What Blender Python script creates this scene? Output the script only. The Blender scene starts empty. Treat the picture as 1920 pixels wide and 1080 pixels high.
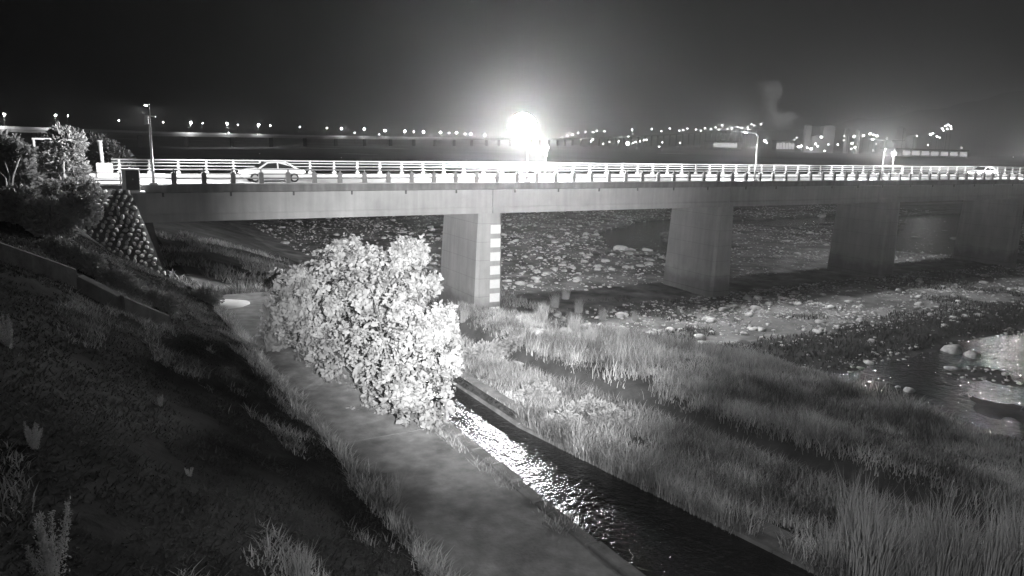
import bpy, bmesh, math, random
import numpy as np
from mathutils import Vector, Matrix

rng = np.random.default_rng(11)
random.seed(11)
scene = bpy.context.scene
C = scene.collection
R = math.radians

# ------------------------------------------------------------------ camera
CAM_Z = 16.0                       # metres above the river datum
FPX = 1450.0                       # focal length in pixels of the 1920 wide picture
YAW, PITCH, ROLL = R(60.2), R(11.1), R(1.6)
Fw = Vector((math.cos(YAW)*math.cos(PITCH), math.sin(YAW)*math.cos(PITCH), -math.sin(PITCH)))
Rt0 = Vector((math.sin(YAW), -math.cos(YAW), 0))
Up0 = Rt0.cross(Fw)
Rt = Rt0*math.cos(ROLL) + Up0*math.sin(ROLL)
Up = -Rt0*math.sin(ROLL) + Up0*math.cos(ROLL)
CAMPOS = Vector((0, 0, CAM_Z))
cd = bpy.data.cameras.new('camera'); cam = bpy.data.objects.new('camera', cd); C.objects.link(cam)
cam.matrix_world = Matrix(((Rt.x, Up.x, -Fw.x, 0), (Rt.y, Up.y, -Fw.y, 0), (Rt.z, Up.z, -Fw.z, CAM_Z), (0, 0, 0, 1)))
cd.sensor_width = 36; cd.lens = 36*FPX/1920; cd.clip_end = 30000; cd.clip_start = 0.2
scene.camera = cam

# ------------------------------------------------------------------ night sky, exposure
w = bpy.data.worlds.new('World'); scene.world = w; w.use_nodes = True
bgn = w.node_tree.nodes['Background']
bgn.inputs[0].default_value = (1, 1, 1, 1); bgn.inputs[1].default_value = 0.013
vs = scene.view_settings
vs.view_transform = 'Standard'; vs.look = 'None'; vs.exposure = 0; vs.gamma = 1
scene.cycles.volume_bounces = 0
scene.cycles.max_bounces = 4
scene.cycles.sample_clamp_indirect = 4

def pixdir(px, py): return Fw + Rt*((px-960)/FPX) + Up*((540-py)/FPX)
def at_depth(px, py, d): return CAMPOS + pixdir(px, py)*d
def at_z(px, py, z):
    d = pixdir(px, py); return CAMPOS + d*((z-CAM_Z)/d.z)
def at_y(px, py, y):
    d = pixdir(px, py); return CAMPOS + d*(y/d.y)

# infrared floodlight of the monitoring mast, beside the camera
def ir_lamp(energy, size, aim):
    ld = bpy.data.lights.new('infrared_floodlight', 'SPOT'); lo = bpy.data.objects.new('infrared_floodlight', ld); C.objects.link(lo)
    ld.energy = energy; ld.spot_size = R(size); ld.spot_blend = 1.0; ld.shadow_soft_size = 0.12
    lo.location = CAMPOS + Rt*1.5 + Up*0.3 - Fw*0.4
    lo.rotation_euler = (at_depth(*aim, 60) - lo.location).to_track_quat('-Z', 'Y').to_euler()
ir_lamp(215000, 39, (890, 470))          # narrow beam of the array
ir_lamp(6500, 105, (1220, 660))         # its wide beam

# ------------------------------------------------------------------ helpers
def tag(o, label=None, cat=None, group=None, kind=None):
    if label: o['label'] = label
    if cat: o['category'] = cat
    if group: o['group'] = group
    if kind: o['kind'] = kind
    return o
def empty(name, loc=(0, 0, 0), rz=0):
    o = bpy.data.objects.new(name, None); o.location = loc; o.rotation_euler.z = rz; C.objects.link(o); return o
def link(name, me, parent=None, loc=None, rot=None, scale=None):
    o = bpy.data.objects.new(name, me); C.objects.link(o); o.parent = parent
    if loc is not None: o.location = loc
    if rot is not None: o.rotation_euler = rot
    if scale is not None: o.scale = scale
    return o
def copy_tree(o, parent=None):
    c = o.copy(); C.objects.link(c); c.parent = parent
    for ch in list(o.children): copy_tree(ch, c)
    return c

MATS = {}
def mat(name, base=0.3, rough=0.85, var=0.25, scale=1.0, bump=0.2, bscale=None, spec=0.3, translucent=0.0, attr=None, stain=0.0, metallic=0.0, detail=6):
    m = bpy.data.materials.new(name); m.use_nodes = True; nt = m.node_tree; n = nt.nodes; L = nt.links
    b = n['Principled BSDF']; out = n['Material Output']
    b.inputs['Roughness'].default_value = rough; b.inputs['Metallic'].default_value = metallic
    b.inputs['Specular IOR Level'].default_value = spec
    geo = n.new('ShaderNodeNewGeometry')
    nz = n.new('ShaderNodeTexNoise'); nz.inputs['Scale'].default_value = scale; nz.inputs['Detail'].default_value = detail; nz.inputs['Roughness'].default_value = 0.65
    L.new(geo.outputs['Position'], nz.inputs['Vector'])
    mr = n.new('ShaderNodeMapRange'); mr.inputs[1].default_value = 0.28; mr.inputs[2].default_value = 0.72
    mr.inputs[3].default_value = base*(1-var); mr.inputs[4].default_value = base*(1+var)
    L.new(nz.outputs[0], mr.inputs[0])
    val = mr.outputs[0]
    if stain:                                  # vertical rain streaks
        mp = n.new('ShaderNodeMapping'); mp.inputs['Scale'].default_value = (1.6, 1.6, 0.12); L.new(geo.outputs['Position'], mp.inputs[0])
        n2 = n.new('ShaderNodeTexNoise'); n2.inputs['Scale'].default_value = 1.5; n2.inputs['Detail'].default_value = 5; L.new(mp.outputs[0], n2.inputs[0])
        m2 = n.new('ShaderNodeMapRange'); m2.inputs[1].default_value = 0.35; m2.inputs[2].default_value = 0.7; m2.inputs[3].default_value = 1-stain; m2.inputs[4].default_value = 1.1
        L.new(n2.outputs[0], m2.inputs[0])
        mu = n.new('ShaderNodeMath'); mu.operation = 'MULTIPLY'; L.new(val, mu.inputs[0]); L.new(m2.outputs[0], mu.inputs[1]); val = mu.outputs[0]
    if attr:
        at = n.new('ShaderNodeAttribute'); at.attribute_name = attr
        mu = n.new('ShaderNodeMath'); mu.operation = 'MULTIPLY'; L.new(val, mu.inputs[0]); L.new(at.outputs['Fac'], mu.inputs[1]); val = mu.outputs[0]
    cc = n.new('ShaderNodeCombineColor')
    for i in range(3): L.new(val, cc.inputs[i])
    L.new(cc.outputs[0], b.inputs['Base Color'])
    if bump:
        nb = n.new('ShaderNodeTexNoise'); nb.inputs['Scale'].default_value = bscale or scale*6; nb.inputs['Detail'].default_value = 5
        L.new(geo.outputs['Position'], nb.inputs['Vector'])
        bp = n.new('ShaderNodeBump'); bp.inputs['Strength'].default_value = bump; bp.inputs['Distance'].default_value = 0.05
        L.new(nb.outputs[0], bp.inputs['Height']); L.new(bp.outputs[0], b.inputs['Normal'])
    if translucent:
        tr = n.new('ShaderNodeBsdfTranslucent'); L.new(cc.outputs[0], tr.inputs[0])
        mx = n.new('ShaderNodeMixShader'); mx.inputs[0].default_value = translucent
        L.new(b.outputs[0], mx.inputs[1]); L.new(tr.outputs[0], mx.inputs[2]); L.new(mx.outputs[0], out.inputs[0])
    MATS[name] = m
    return m
def pier_mat():
    m = MATS['concrete'].copy(); m.name = 'pier_concrete'; nt = m.node_tree; n = nt.nodes; L = nt.links; b = n['Principled BSDF']
    src = b.inputs['Base Color'].links[0].from_socket; geo = n.new('ShaderNodeNewGeometry'); sp = n.new('ShaderNodeSeparateXYZ'); L.new(geo.outputs['Position'], sp.inputs[0])
    def M(op, a, c=None):
        q = n.new('ShaderNodeMath'); q.operation = op
        for i, v in enumerate((a, c)):
            if v is None: continue
            if isinstance(v, (int, float)): q.inputs[i].default_value = v
            else: L.new(v, q.inputs[i])
        return q.outputs[0]
    fr = M('FRACT', M('MULTIPLY', sp.outputs['Z'], 1/1.5)); joint = M('MULTIPLY', M('LESS_THAN', fr, .022), .3)          # formwork joints
    nz = n.new('ShaderNodeTexNoise'); nz.inputs['Scale'].default_value = .9; nz.inputs['Detail'].default_value = 6; L.new(geo.outputs['Position'], nz.inputs[0])
    lev = M('ADD', sp.outputs['Z'], M('MULTIPLY', nz.outputs[0], -2.2)); mr = n.new('ShaderNodeMapRange'); mr.inputs[1].default_value = 1.0; mr.inputs[2].default_value = 2.2; mr.inputs[3].default_value = .55; mr.inputs[4].default_value = 1.0
    L.new(lev, mr.inputs[0]); fac = M('SUBTRACT', mr.outputs[0], joint)                                                       # silt mark of past floods
    mx = n.new('ShaderNodeVectorMath'); mx.operation = 'SCALE'; L.new(src, mx.inputs[0]); L.new(fac, mx.inputs['Scale']); L.new(mx.outputs[0], b.inputs['Base Color'])
    MATS['pier_concrete'] = m
def emis(name, strength):
    m = bpy.data.materials.new(name); m.use_nodes = True; b = m.node_tree.nodes['Principled BSDF']
    b.inputs['Base Color'].default_value = (.8, .8, .8, 1); b.inputs['Emission Color'].default_value = (1, 1, 1, 1); b.inputs['Emission Strength'].default_value = strength
    MATS[name] = m; return m

mat('concrete', .38, .9, .16, .35, .25, 9, stain=.08)
pier_mat()
mat('edge_concrete', .2, .9, .2, .8, .25, 9, stain=.25)
mat('old_concrete', .16, .95, .35, 1.1, .5, 7, stain=.35)
mat('path_concrete', .21, .95, .42, .9, .5, 11, stain=.25)
mat('road', .34, .85, .12, .8, .2, 20)
mat('white_paint', .8, .5, .06, 3, .05)
mat('plinth', .75, .7, .08, 2, .1)
mat('galvanised', .55, .35, .1, 4, .05, metallic=.6)
mat('dark_steel', .12, .5, .2, 3, .1)
mat('post_concrete', .22, .9, .2, 3, .3)
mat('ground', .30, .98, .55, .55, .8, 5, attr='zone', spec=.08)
mat('rock', .42, .95, .6, 1.7, .7, 9, spec=.1)
mat('stone', .5, .9, .3, 2.5, .5, 9)
mat('leaf', .31, .6, .25, 1.2, 0, translucent=.4)
mat('leaf_dim', .24, .7, .35, 1.2, 0, translucent=.3)
mat('grass', .38, .75, .35, .5, 0, translucent=.3, attr='tone')
mat('silvergrass', .36, .75, .3, .9, 0, translucent=.3)
mat('scrub', .05, .85, .5, .6, 0, translucent=.2)
mat('slope_weed', .34, .85, .5, .8, 0, translucent=.2)
mat('weed_blades', .32, .85, .4, .8, 0, translucent=.2, attr='tone')
mat('edge_weed', .46, .8, .35, 1.2, 0, translucent=.3, attr='tone')
mat('turf', .055, .9, .5, .9, 0, translucent=.2, attr='tone')
mat('bark', .18, .95, .3, 3, .6)
mat('car_paint', .85, .25, .03, 2, 0, spec=.6)
mat('rubber', .03, .8, .2, 5, .2)
mat('hill', .05, 1, .3, .01, 0)
mat('far_wall', .5, .9, .25, .05, 0)
mat('pale_sand', .45, .95, .2, .05, 0)
g = mat('glass', .03, .06, .1, 1, 0, spec=.7)
emis('lamp_glow', 60); emis('far_glow', 90); emis('dim_glow', .9); emis('main_glow', 950); emis('end_glow', 11); emis('post_glow', 6); emis('plant_glow', 18); emis('head_glow', 120)

def make_mesh(name, V, F, m=None, smooth=False, attr=None):
    V = np.asarray(V, dtype=np.float32); me = bpy.data.meshes.new(name)
    if isinstance(F, np.ndarray):
        k = F.shape[1]; nf = len(F)
        me.vertices.add(len(V)); me.vertices.foreach_set('co', V.ravel())
        me.loops.add(nf*k); me.loops.foreach_set('vertex_index', F.astype(np.int32).ravel())
        me.polygons.add(nf); me.polygons.foreach_set('loop_start', np.arange(0, nf*k, k, dtype=np.int32))
        me.polygons.foreach_set('loop_total', np.full(nf, k, dtype=np.int32))
        me.update(calc_edges=True)
    else:
        me.from_pydata(V.tolist(), [], F); me.update()
    if smooth: me.polygons.foreach_set('use_smooth', np.ones(len(me.polygons), dtype=bool))
    if attr is not None:
        for k_, v_ in attr.items():
            a = me.attributes.new(k_, 'FLOAT', 'POINT'); a.data.foreach_set('value', np.asarray(v_, dtype=np.float32))
    if m: me.materials.append(MATS[m])
    return me

class MB:                                          # collects simple solids into one mesh
    def __init__(s): s.V = []; s.F = []
    def add(s, V, F):
        o = len(s.V); s.V += [tuple(v) for v in V]; s.F += [tuple(i+o for i in f) for f in F]; return s
    def box(s, a, b, ch=0.0):
        bm = bmesh.new(); bmesh.ops.create_cube(bm, size=1)
        c = [(a[i]+b[i])/2 for i in range(3)]; d = [abs(b[i]-a[i]) for i in range(3)]
        for v in bm.verts: v.co = Vector((c[0]+v.co.x*d[0], c[1]+v.co.y*d[1], c[2]+v.co.z*d[2]))
        if ch: bmesh.ops.bevel(bm, geom=bm.edges[:], offset=ch, segments=1, affect='EDGES')
        bm.verts.index_update()
        s.add([v.co[:] for v in bm.verts], [[v.index for v in f.verts] for f in bm.faces]); bm.free(); return s
    def tube(s, pts, r, n=8, cap=True):
        pts = [Vector(p) for p in pts]; rs = r if isinstance(r, (list, tuple)) else [r]*len(pts); rings = []
        V = []; F = []
        for i, p in enumerate(pts):
            t = (pts[min(i+1, len(pts)-1)] - pts[max(i-1, 0)]).normalized()
            a = t.cross(Vector((0, 0, 1)) if abs(t.z) < .9 else Vector((1, 0, 0))).normalized(); b = t.cross(a)
            for k in range(n):
                an = 2*math.pi*k/n; V.append(p + (a*math.cos(an) + b*math.sin(an))*rs[i])
        for i in range(len(pts)-1):
            for k in range(n):
                F.append((i*n+k, i*n+(k+1) % n, (i+1)*n+(k+1) % n, (i+1)*n+k))
        if cap: F.append(tuple(range(n-1, -1, -1))); F.append(tuple((len(pts)-1)*n+k for k in range(n)))
        return s.add(V, F)
    def prism(s, poly, a0, a1, axis='y'):          # polygon in the two other axes, extruded along axis
        V = []
        for a in (a0, a1):
            for p in poly:
                V.append({'x': (a, p[0], p[1]), 'y': (p[0], a, p[1]), 'z': (p[0], p[1], a)}[axis])
        n = len(poly); F = [tuple(range(n-1, -1, -1)), tuple(range(n, 2*n))]
        for k in range(n): F.append((k, (k+1) % n, n+(k+1) % n, n+k))
        return s.add(V, F)
    def sphere(s, c, r, nu=10, nv=6, sq=1.0):
        V = []; F = []
        for j in range(nv+1):
            th = math.pi*j/nv
            for i in range(nu):
                ph = 2*math.pi*i/nu; V.append((c[0]+r*math.sin(th)*math.cos(ph), c[1]+r*math.sin(th)*math.sin(ph), c[2]+r*sq*math.cos(th)))
        for j in range(nv):
            for i in range(nu): F.append((j*nu+i, j*nu+(i+1) % nu, (j+1)*nu+(i+1) % nu, (j+1)*nu+i))
        return s.add(V, F)
    def mesh(s, name, m, smooth=False):
        me = bpy.data.meshes.new(name); me.from_pydata([tuple(v) for v in s.V], [], s.F)
        bm = bmesh.new(); bm.from_mesh(me); bmesh.ops.recalc_face_normals(bm, faces=bm.faces[:]); bm.to_mesh(me); bm.free()
        if smooth: me.polygons.foreach_set('use_smooth', np.ones(len(me.polygons), dtype=bool))
        me.materials.append(MATS[m]); return me
    def build(s, name, m, parent=None, smooth=False): return link(name, s.mesh(name, m, smooth), parent)

_perm = rng.random((256, 256)).astype(np.float64)
def vnoise(x, y):
    x = np.asarray(x, float); y = np.asarray(y, float)
    xi = np.floor(x).astype(int); yi = np.floor(y).astype(int); fx = x-xi; fy = y-yi
    fx = fx*fx*(3-2*fx); fy = fy*fy*(3-2*fy)
    a = _perm[xi % 256, yi % 256]; b = _perm[(xi+1) % 256, yi % 256]; c = _perm[xi % 256, (yi+1) % 256]; d = _perm[(xi+1) % 256, (yi+1) % 256]
    return (a*(1-fx)+b*fx)*(1-fy) + (c*(1-fx)+d*fx)*fy
def fbm(x, y, o=4):
    s = 0; a = .5; f = 1.0
    for i in range(o): s = s + a*(vnoise(np.asarray(x)*f+17*i, np.asarray(y)*f+31*i)-.5)*2; a *= .5; f *= 2.03
    return s
def sstep(a, b, x): t = np.clip((np.asarray(x, float)-a)/(b-a), 0, 1); return t*t*(3-2*t)
def lin(a, b, x): return np.clip((np.asarray(x, float)-a)/(b-a), 0, 1)

# ------------------------------------------------------------------ terrain
DECK = 12.27                                       # road level of the bridge
YN, YF = 54.66, 63.66                              # near and far edge of the deck
XA = 4.4                                           # bridge face of the abutment
WATER = 0.70
def seg_dist(x, y, pts):
    d = np.full(np.shape(x), 1e9)
    for (ax, ay), (bx, by) in zip(pts[:-1], pts[1:]):
        vx, vy = bx-ax, by-ay; t = np.clip(((x-ax)*vx+(y-ay)*vy)/(vx*vx+vy*vy), 0, 1)
        d = np.minimum(d, np.hypot(x-ax-t*vx, y-ay-t*vy))
    return d
STREAM1 = [(72, 88), (80, 101), (97, 112), (121, 107), (140, 108), (160, 104), (230, 100)]
STREAM2 = [(112, 70), (124, 76), (140, 86), (160, 98), (230, 100)]
def ditch_x(y): return 17.0 + np.maximum(0, 29-y)*.22
def wall_x(y): return 12.6 + 1.9*lin(21, 8, y)
def toe_x(y): return np.interp(y, [0, 25, 33, 40, 46, 55, 60], [33, 33, 29, 21, 17, 15, 19])
def height(x, y):
    x = np.asarray(x, float); y = np.asarray(y, float)
    rough = fbm(x*.35, y*.35, 4)
    # embankment, path and terraces in section
    z = 12.1 - 5.1*lin(-2.3, 6.2, x)
    z = z + (rough*.2+.07*fbm(x*1.6, y*1.6, 3))*sstep(-40, -3, x)*(1-sstep(5.2, 6.2, x))
    flat_end = sstep(42, 50, y)
    z = np.where((x > 6.2) & (x <= 12.5), 6.9, z)
    terr = 6.6 - 1.1*lin(12.5, 30, x) + rough*.3*sstep(12.5, 15, x-wall_x(y)+12.6)
    terr = terr - 1.5*np.exp(-((x-ditch_x(y))/.8)**2)
    tx = toe_x(y)
    bed = 1.02 + rough*.26 + fbm(x*.06+5, y*.06, 3)*.28
    low = sstep(-4.0, 2.5, x-tx)
    terr = terr*(1-low) + bed*low
    z = np.where(x > 12.5, terr, z)
    trench = ((x > 9.9) & (x < wall_x(y)-.12)) & (y < 44)
    z = np.where(trench, 5.0, z)
    # below the bridge and beyond, the bank falls from the abutment to the river without the channel
    bank2 = np.where(x < 4, 12.1 - 5.4*lin(-2.3, 4, x), 6.7 - 5.6*sstep(4, 27, x)) + rough*.3
    bank2 = np.where(x > 24, bank2*(1-sstep(24, 30, x)) + bed*sstep(24, 30, x), bank2)
    z = z*(1-flat_end) + bank2*flat_end
    # river and streams
    riv = sstep(-1.5, 3.5, x-38) * (1-sstep(31.0, 36.0, y - .06*np.maximum(0, x-45)))
    z = z - riv*(.62 + .25*fbm(x*.22+3, y*.22, 3))
    for st, wd in ((STREAM1, 5.0), (STREAM2, 6.0)):
        d = seg_dist(x, y, st) + 2.2*fbm(x*.15, y*.15, 3); z = z - (1-sstep(wd*.55, wd*1.2, d))*.75*(x > 34)
    # approach embankment of the road on the left bank
    cone = lin(49.6, 54.2, y)*(1-lin(66, 72, y))
    inb = 1-lin(2.6, 4.4, x + np.maximum(0, 0))
    hi = 6.0 + 6.1*cone
    z = np.where((x < 4.4) & (y > 49) & (y < 73), np.maximum(z, np.minimum(hi, 12.1)*inb + z*(1-inb)), z)
    # hidden under the bridge the abutment base
    far = sstep(150, 600, np.hypot(x, y))
    z = z*(1-far) + (1.0 + 14*sstep(2600, 5200, np.hypot(x, y)) + 1.2*fbm(x*.004, y*.004, 3))*far
    return z
def zone(x, y, z):
    n = fbm(x*.5+9, y*.5, 4)
    v = np.full(np.shape(x), .30)
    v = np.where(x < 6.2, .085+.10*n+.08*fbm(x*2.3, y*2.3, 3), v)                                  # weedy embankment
    v = np.where((x > 9.9) & (x < 12.5) & (y < 44), .22, v)
    v = np.where((x >= 12.5), .28+.15*n, v)
    tx = toe_x(y)
    v = np.where((x > tx+1), .45+.35*n, v)                               # gravel bed
    v = np.where((x > tx+1) & (y < 40.5+3*n) & (y > 30), .14+.08*n, v)   # silt with low scrub
    v = np.where(z < WATER+.12, .22, v)
    v = np.where((np.hypot(x, y) > 260), .35+.5*fbm(x*.012, y*.012, 3), v)
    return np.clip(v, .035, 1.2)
xs = np.unique(np.concatenate([-np.geomspace(14, 9000, 26)[::-1], np.arange(-12, 6.2, .4), [6.19, 6.21, 7, 8, 9, 9.89, 9.91, 10.5, 11.5, 12.34, 12.36, 12.49, 12.51],
                               np.arange(12.9, 42, .3), np.arange(42, 130, .55), np.geomspace(131, 9000, 40)]))
ys = np.unique(np.concatenate([-np.geomspace(8, 9000, 24)[::-1], np.arange(-6, 4, 1.0), np.arange(4, 60, .33), np.arange(60, 140, .8), np.geomspace(141, 9000, 50)]))
X, Y = np.meshgrid(xs, ys, indexing='ij'); Zg = height(X, Y)
V = np.stack([X, Y, Zg], -1).reshape(-1, 3); nx, ny = len(xs), len(ys)
idx = np.arange(nx*ny).reshape(nx, ny)
F = np.stack([idx[:-1, :-1], idx[1:, :-1], idx[1:, 1:], idx[:-1, 1:]], -1).reshape(-1, 4)
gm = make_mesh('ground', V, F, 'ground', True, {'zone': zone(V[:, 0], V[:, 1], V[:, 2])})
tag(link('ground', gm), kind='structure')
def gz(x, y): return float(height(np.array([x]), np.array([y]))[0])

# ------------------------------------------------------------------ water
def water_mat(name, scale, dist, strength):
    m = bpy.data.materials.new(name); m.use_nodes = True; nt = m.node_tree; n = nt.nodes; L = nt.links; b = n['Principled BSDF']
    b.inputs['Base Color'].default_value = (.02, .02, .02, 1); b.inputs['Roughness'].default_value = .09; b.inputs['IOR'].default_value = 1.33; b.inputs['Specular IOR Level'].default_value = .5
    geo = n.new('ShaderNodeNewGeometry')
    h = None
    for sc, wgt in ((scale, 1.0), (scale*2.7, .45), (scale*.31, 1.6)):
        t = n.new('ShaderNodeTexNoise'); t.inputs['Scale'].default_value = sc; t.inputs['Detail'].default_value = 3; t.inputs['Distortion'].default_value = .6
        L.new(geo.outputs['Position'], t.inputs['Vector'])
        mu = n.new('ShaderNodeMath'); mu.operation = 'MULTIPLY'; mu.inputs[1].default_value = wgt; L.new(t.outputs[0], mu.inputs[0])
        if h is None: h = mu.outputs[0]
        else:
            ad = n.new('ShaderNodeMath'); L.new(h, ad.inputs[0]); L.new(mu.outputs[0], ad.inputs[1]); h = ad.outputs[0]
    bp = n.new('ShaderNodeBump'); bp.inputs['Strength'].default_value = strength; bp.inputs['Distance'].default_value = dist
    L.new(h, bp.inputs['Height']); L.new(bp.outputs[0], b.inputs['Normal'])
    MATS[name] = m
water_mat('channel_water', 4.5, .035, 1.0)
water_mat('river_water', 2.2, .06, 1.0)
def sheet(name, x0, x1, y0, y1, z, m, nx_=2, ny_=2):
    a, b = np.meshgrid(np.linspace(x0, x1, nx_), np.linspace(y0, y1, ny_), indexing='ij')
    v = np.stack([a, b, np.full(a.shape, z)], -1).reshape(-1, 3); i = np.arange(nx_*ny_).reshape(nx_, ny_)
    f = np.stack([i[:-1, :-1], i[1:, :-1], i[1:, 1:], i[:-1, 1:]], -1).reshape(-1, 4)
    return tag(link(name, make_mesh(name, v, f, m)), kind='structure')
yy = np.linspace(-4, 44, 25); Vw = np.concatenate([np.stack([np.full(25, 9.8), yy, np.full(25, 6.5)], 1), np.stack([wall_x(yy)-.12, yy, np.full(25, 6.5)], 1)])
tag(link('channel_water', make_mesh('channel_water', Vw, np.array([[i, i+25, i+26, i+1] for i in range(24)]), 'channel_water')), kind='structure')
sheet('river_water', 30, 420, -40, 300, WATER, 'river_water')

# ------------------------------------------------------------------ path of concrete slabs, channel walls
path = tag(empty('path', (7.9, 20, 6.9)), kind='structure')
y0 = -2.0
while y0 < 43:
    ln = 4.6
    me = MB().box((6.25-7.9, y0-20+.006, -.12), (9.5-7.9, y0-20+ln-.006, .10 + .006*random.random()), .003).mesh('slab', 'path_concrete')
    link('slab', me, path); y0 += ln
kw = tag(empty('channel_kerb', (9.72, 20, 6.9)), 'low concrete kerb wall between the pale path and the glittering channel', 'kerb wall')
kw2 = tag(empty('channel_wall', (12.6, 20, 6.35)), 'stepped concrete side wall of the channel on the grassy bank side', 'channel wall')
y0 = -2.0
while y0 < 43:
    ln = 5.75
    j = (random.random()-.5)*.03
    for q in range(5):
        a_ = y0-20+ln*q/5; hq = .13+.10*random.random(); jq = (random.random()-.5)*.05
        link('wall_segment', MB().box((-.20+jq, a_+.006, -1.95), (.16+jq, a_+ln/5-.006*(1+4*random.random()), hq), .03).mesh('wall_segment', 'old_concrete'), kw)
    for q in range(3):
        a_, b_ = y0+ln*q/3+.008, y0+ln*(q+1)/3-.008*(1+3*random.random()); hq = .07*(random.random()-.5); sec = [(-.28, -1.1), (-.2, .24+hq), (.28, .26+hq), (.3, .36+hq), (.62, .38+hq), (.62, -1.1)]
        V = [(float(wall_x(c))-12.6+p[0]+j, c-20, p[1]) for c in (a_, b_) for p in sec]
        MB().add(V, [(0, 1, 2, 3, 4, 5), (11, 10, 9, 8, 7, 6)]+[(k, k+6, (k+1) % 6+6, (k+1) % 6) for k in range(6)]).build('wall_segment', 'old_concrete', kw2)
    y0 += ln

# ------------------------------------------------------------------ bridge
SPAN = 26.0; XP = 30.48                            # right edge of the first pier, then every span
GB = DECK - 2.40                                   # girder soffit
XEND = 30.48 + 8*SPAN
bridge = tag(empty('road_bridge', (XP-1, 59, 1)), 'long concrete girder bridge on wall piers crossing the stony river', 'bridge')
bo = Vector(bridge.location)
def bpart(mb, name, m, parent=bridge, smooth=False):
    mb.V = [tuple(Vector(v)-bo) for v in mb.V]; return mb.build(name, m, parent, smooth)
bpart(MB().box((-45, YN+.25, DECK-.10), (XEND, YF-.25, DECK)), 'road_surface', 'road')
bpart(MB().prism([(YN, DECK+.02), (YN+.5, DECK+.02), (YN+.5, DECK-.4), (YN+.9, DECK-.62), (YN+.02, DECK-.45)], -2.0, XEND, 'x'), 'edge_beam', 'edge_concrete')
bpart(MB().prism([(YF, DECK+.02), (YF-.5, DECK+.02), (YF-.5, DECK-.4), (YF-.9, DECK-.62), (YF-.02, DECK-.45)], -2.0, XEND, 'x'), 'edge_beam', 'edge_concrete')
bpart(MB().box((-2, YF-.52, DECK+.021), (XEND, YF-.1, DECK+.30), .03), 'kerb_plinth', 'plinth')
bpart(MB().box((-2, YN+.12, DECK+.021), (XEND, YN+.46, DECK+.10), .02), 'kerb_strip', 'concrete')
bpart(MB().box((-2, YN+.55, DECK-.45), (XEND, YF-.55, DECK-.101)), 'deck_slab', 'concrete')
starts = [XA-1.2] + [XP-1.0+SPAN*k for k in range(8)]
for k in range(8):
    for gy in (YN+.32, YN+3.0, YF-3.3, YF-.62):
        a, b = starts[k]+.04, starts[k+1]-.04
        y_ = gy
        bpart(MB().prism([(y_, DECK-.47), (y_+.3, DECK-.47), (y_+.3, GB), (y_, GB)] if gy != YN+.32 else
                         [(y_, DECK-.47), (y_+.32, DECK-.47), (y_+.32, GB), (y_-.06, GB), (y_-.06, GB+.42), (y_, GB+.55)], a, b, 'x'), 'girder', 'concrete')
    a = starts[k]
    if k == 0:                                    # diaphragm step seen left of the first pier
        bpart(MB().box((18.5, YN+.29, DECK-.5), (XP-1.06, YN+.318, GB+.56)), 'girder_web_panel', 'concrete')
    for q in range(6):                             # drain pipes below the edge beam
        xx = a + 2 + q*4.2
        bpart(MB().tube([(xx, YN+.24, DECK-.75), (xx, YN+.24, DECK-.4)], .07, 6), 'drain_pipe', 'dark_steel')
# piers
def pier(k):
    x1 = XP + SPAN*k; x0 = x1-2.1; ya, yb = YN+.45, YN+7.4
    mb = MB(); V = []
    bt = .04*(GB+.2)
    for (z, d) in ((-.6, bt), (GB-.9, .05), (GB-.003, 0)):
        xa, xb, y_a, y_b = x0-d, x1+d*.5, ya-d*.4, yb+d
        c = .25
        V.append([(xa+c, y_a, z), (xb-c, y_a, z), (xb, y_a+c, z), (xb, y_b-c, z), (xb-c, y_b, z), (xa+c, y_b, z), (xa, y_b-c, z), (xa, y_a+c, z)])
    n = 8; Vf = [v for r_ in V for v in r_]; Fc = [tuple(range(n-1, -1, -1)), tuple(range(2*n, 3*n))]
    for i in range(2):
        for j in range(n): Fc.append((i*n+j, i*n+(j+1) % n, (i+1)*n+(j+1) % n, (i+1)*n+j))
    mb.add(Vf, Fc); return bpart(mb, 'pier', 'pier_concrete')
piers = [pier(k) for k in range(8)]
# water level marks on the nose of the first pier
for q in range(7):
    pz = at_y(928.5-1.9*q*.5, 430 + 25.6*q, YN+.38)
    zz = pz.z; d = .4*.04*(GB+.2)*max(0, (GB-.9-zz)/(GB-.3)) + .02
    xm = XP - .62
    bpart(MB().box((xm-.46, YN+.45-d-.012, zz-.36), (xm+.46, YN+.45-d+.05, zz+.36), .004), 'gauge_mark', 'white_paint', piers[0])
for o in list(bridge.children):
    pass
for ch in piers[0].children: pass
# abutment block
bpart(MB().box((XA-3.5, YN+.7, 4.6), (XA, YF-.7, GB-.004), .05), 'abutment', 'old_concrete')
bpart(MB().box((XA-3.5, YN+.5, GB), (XA-1.25, YF-.5, DECK-.46), .05), 'abutment_backwall', 'old_concrete')
bpart(MB().prism([(XA-1.0, GB-.01), (XA+.1, GB-.01), (XA+1.0, 5.2), (XA-1, 5.2)], YN+.62, YN+1.1, 'y'), 'wing_wall', 'old_concrete')

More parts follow.
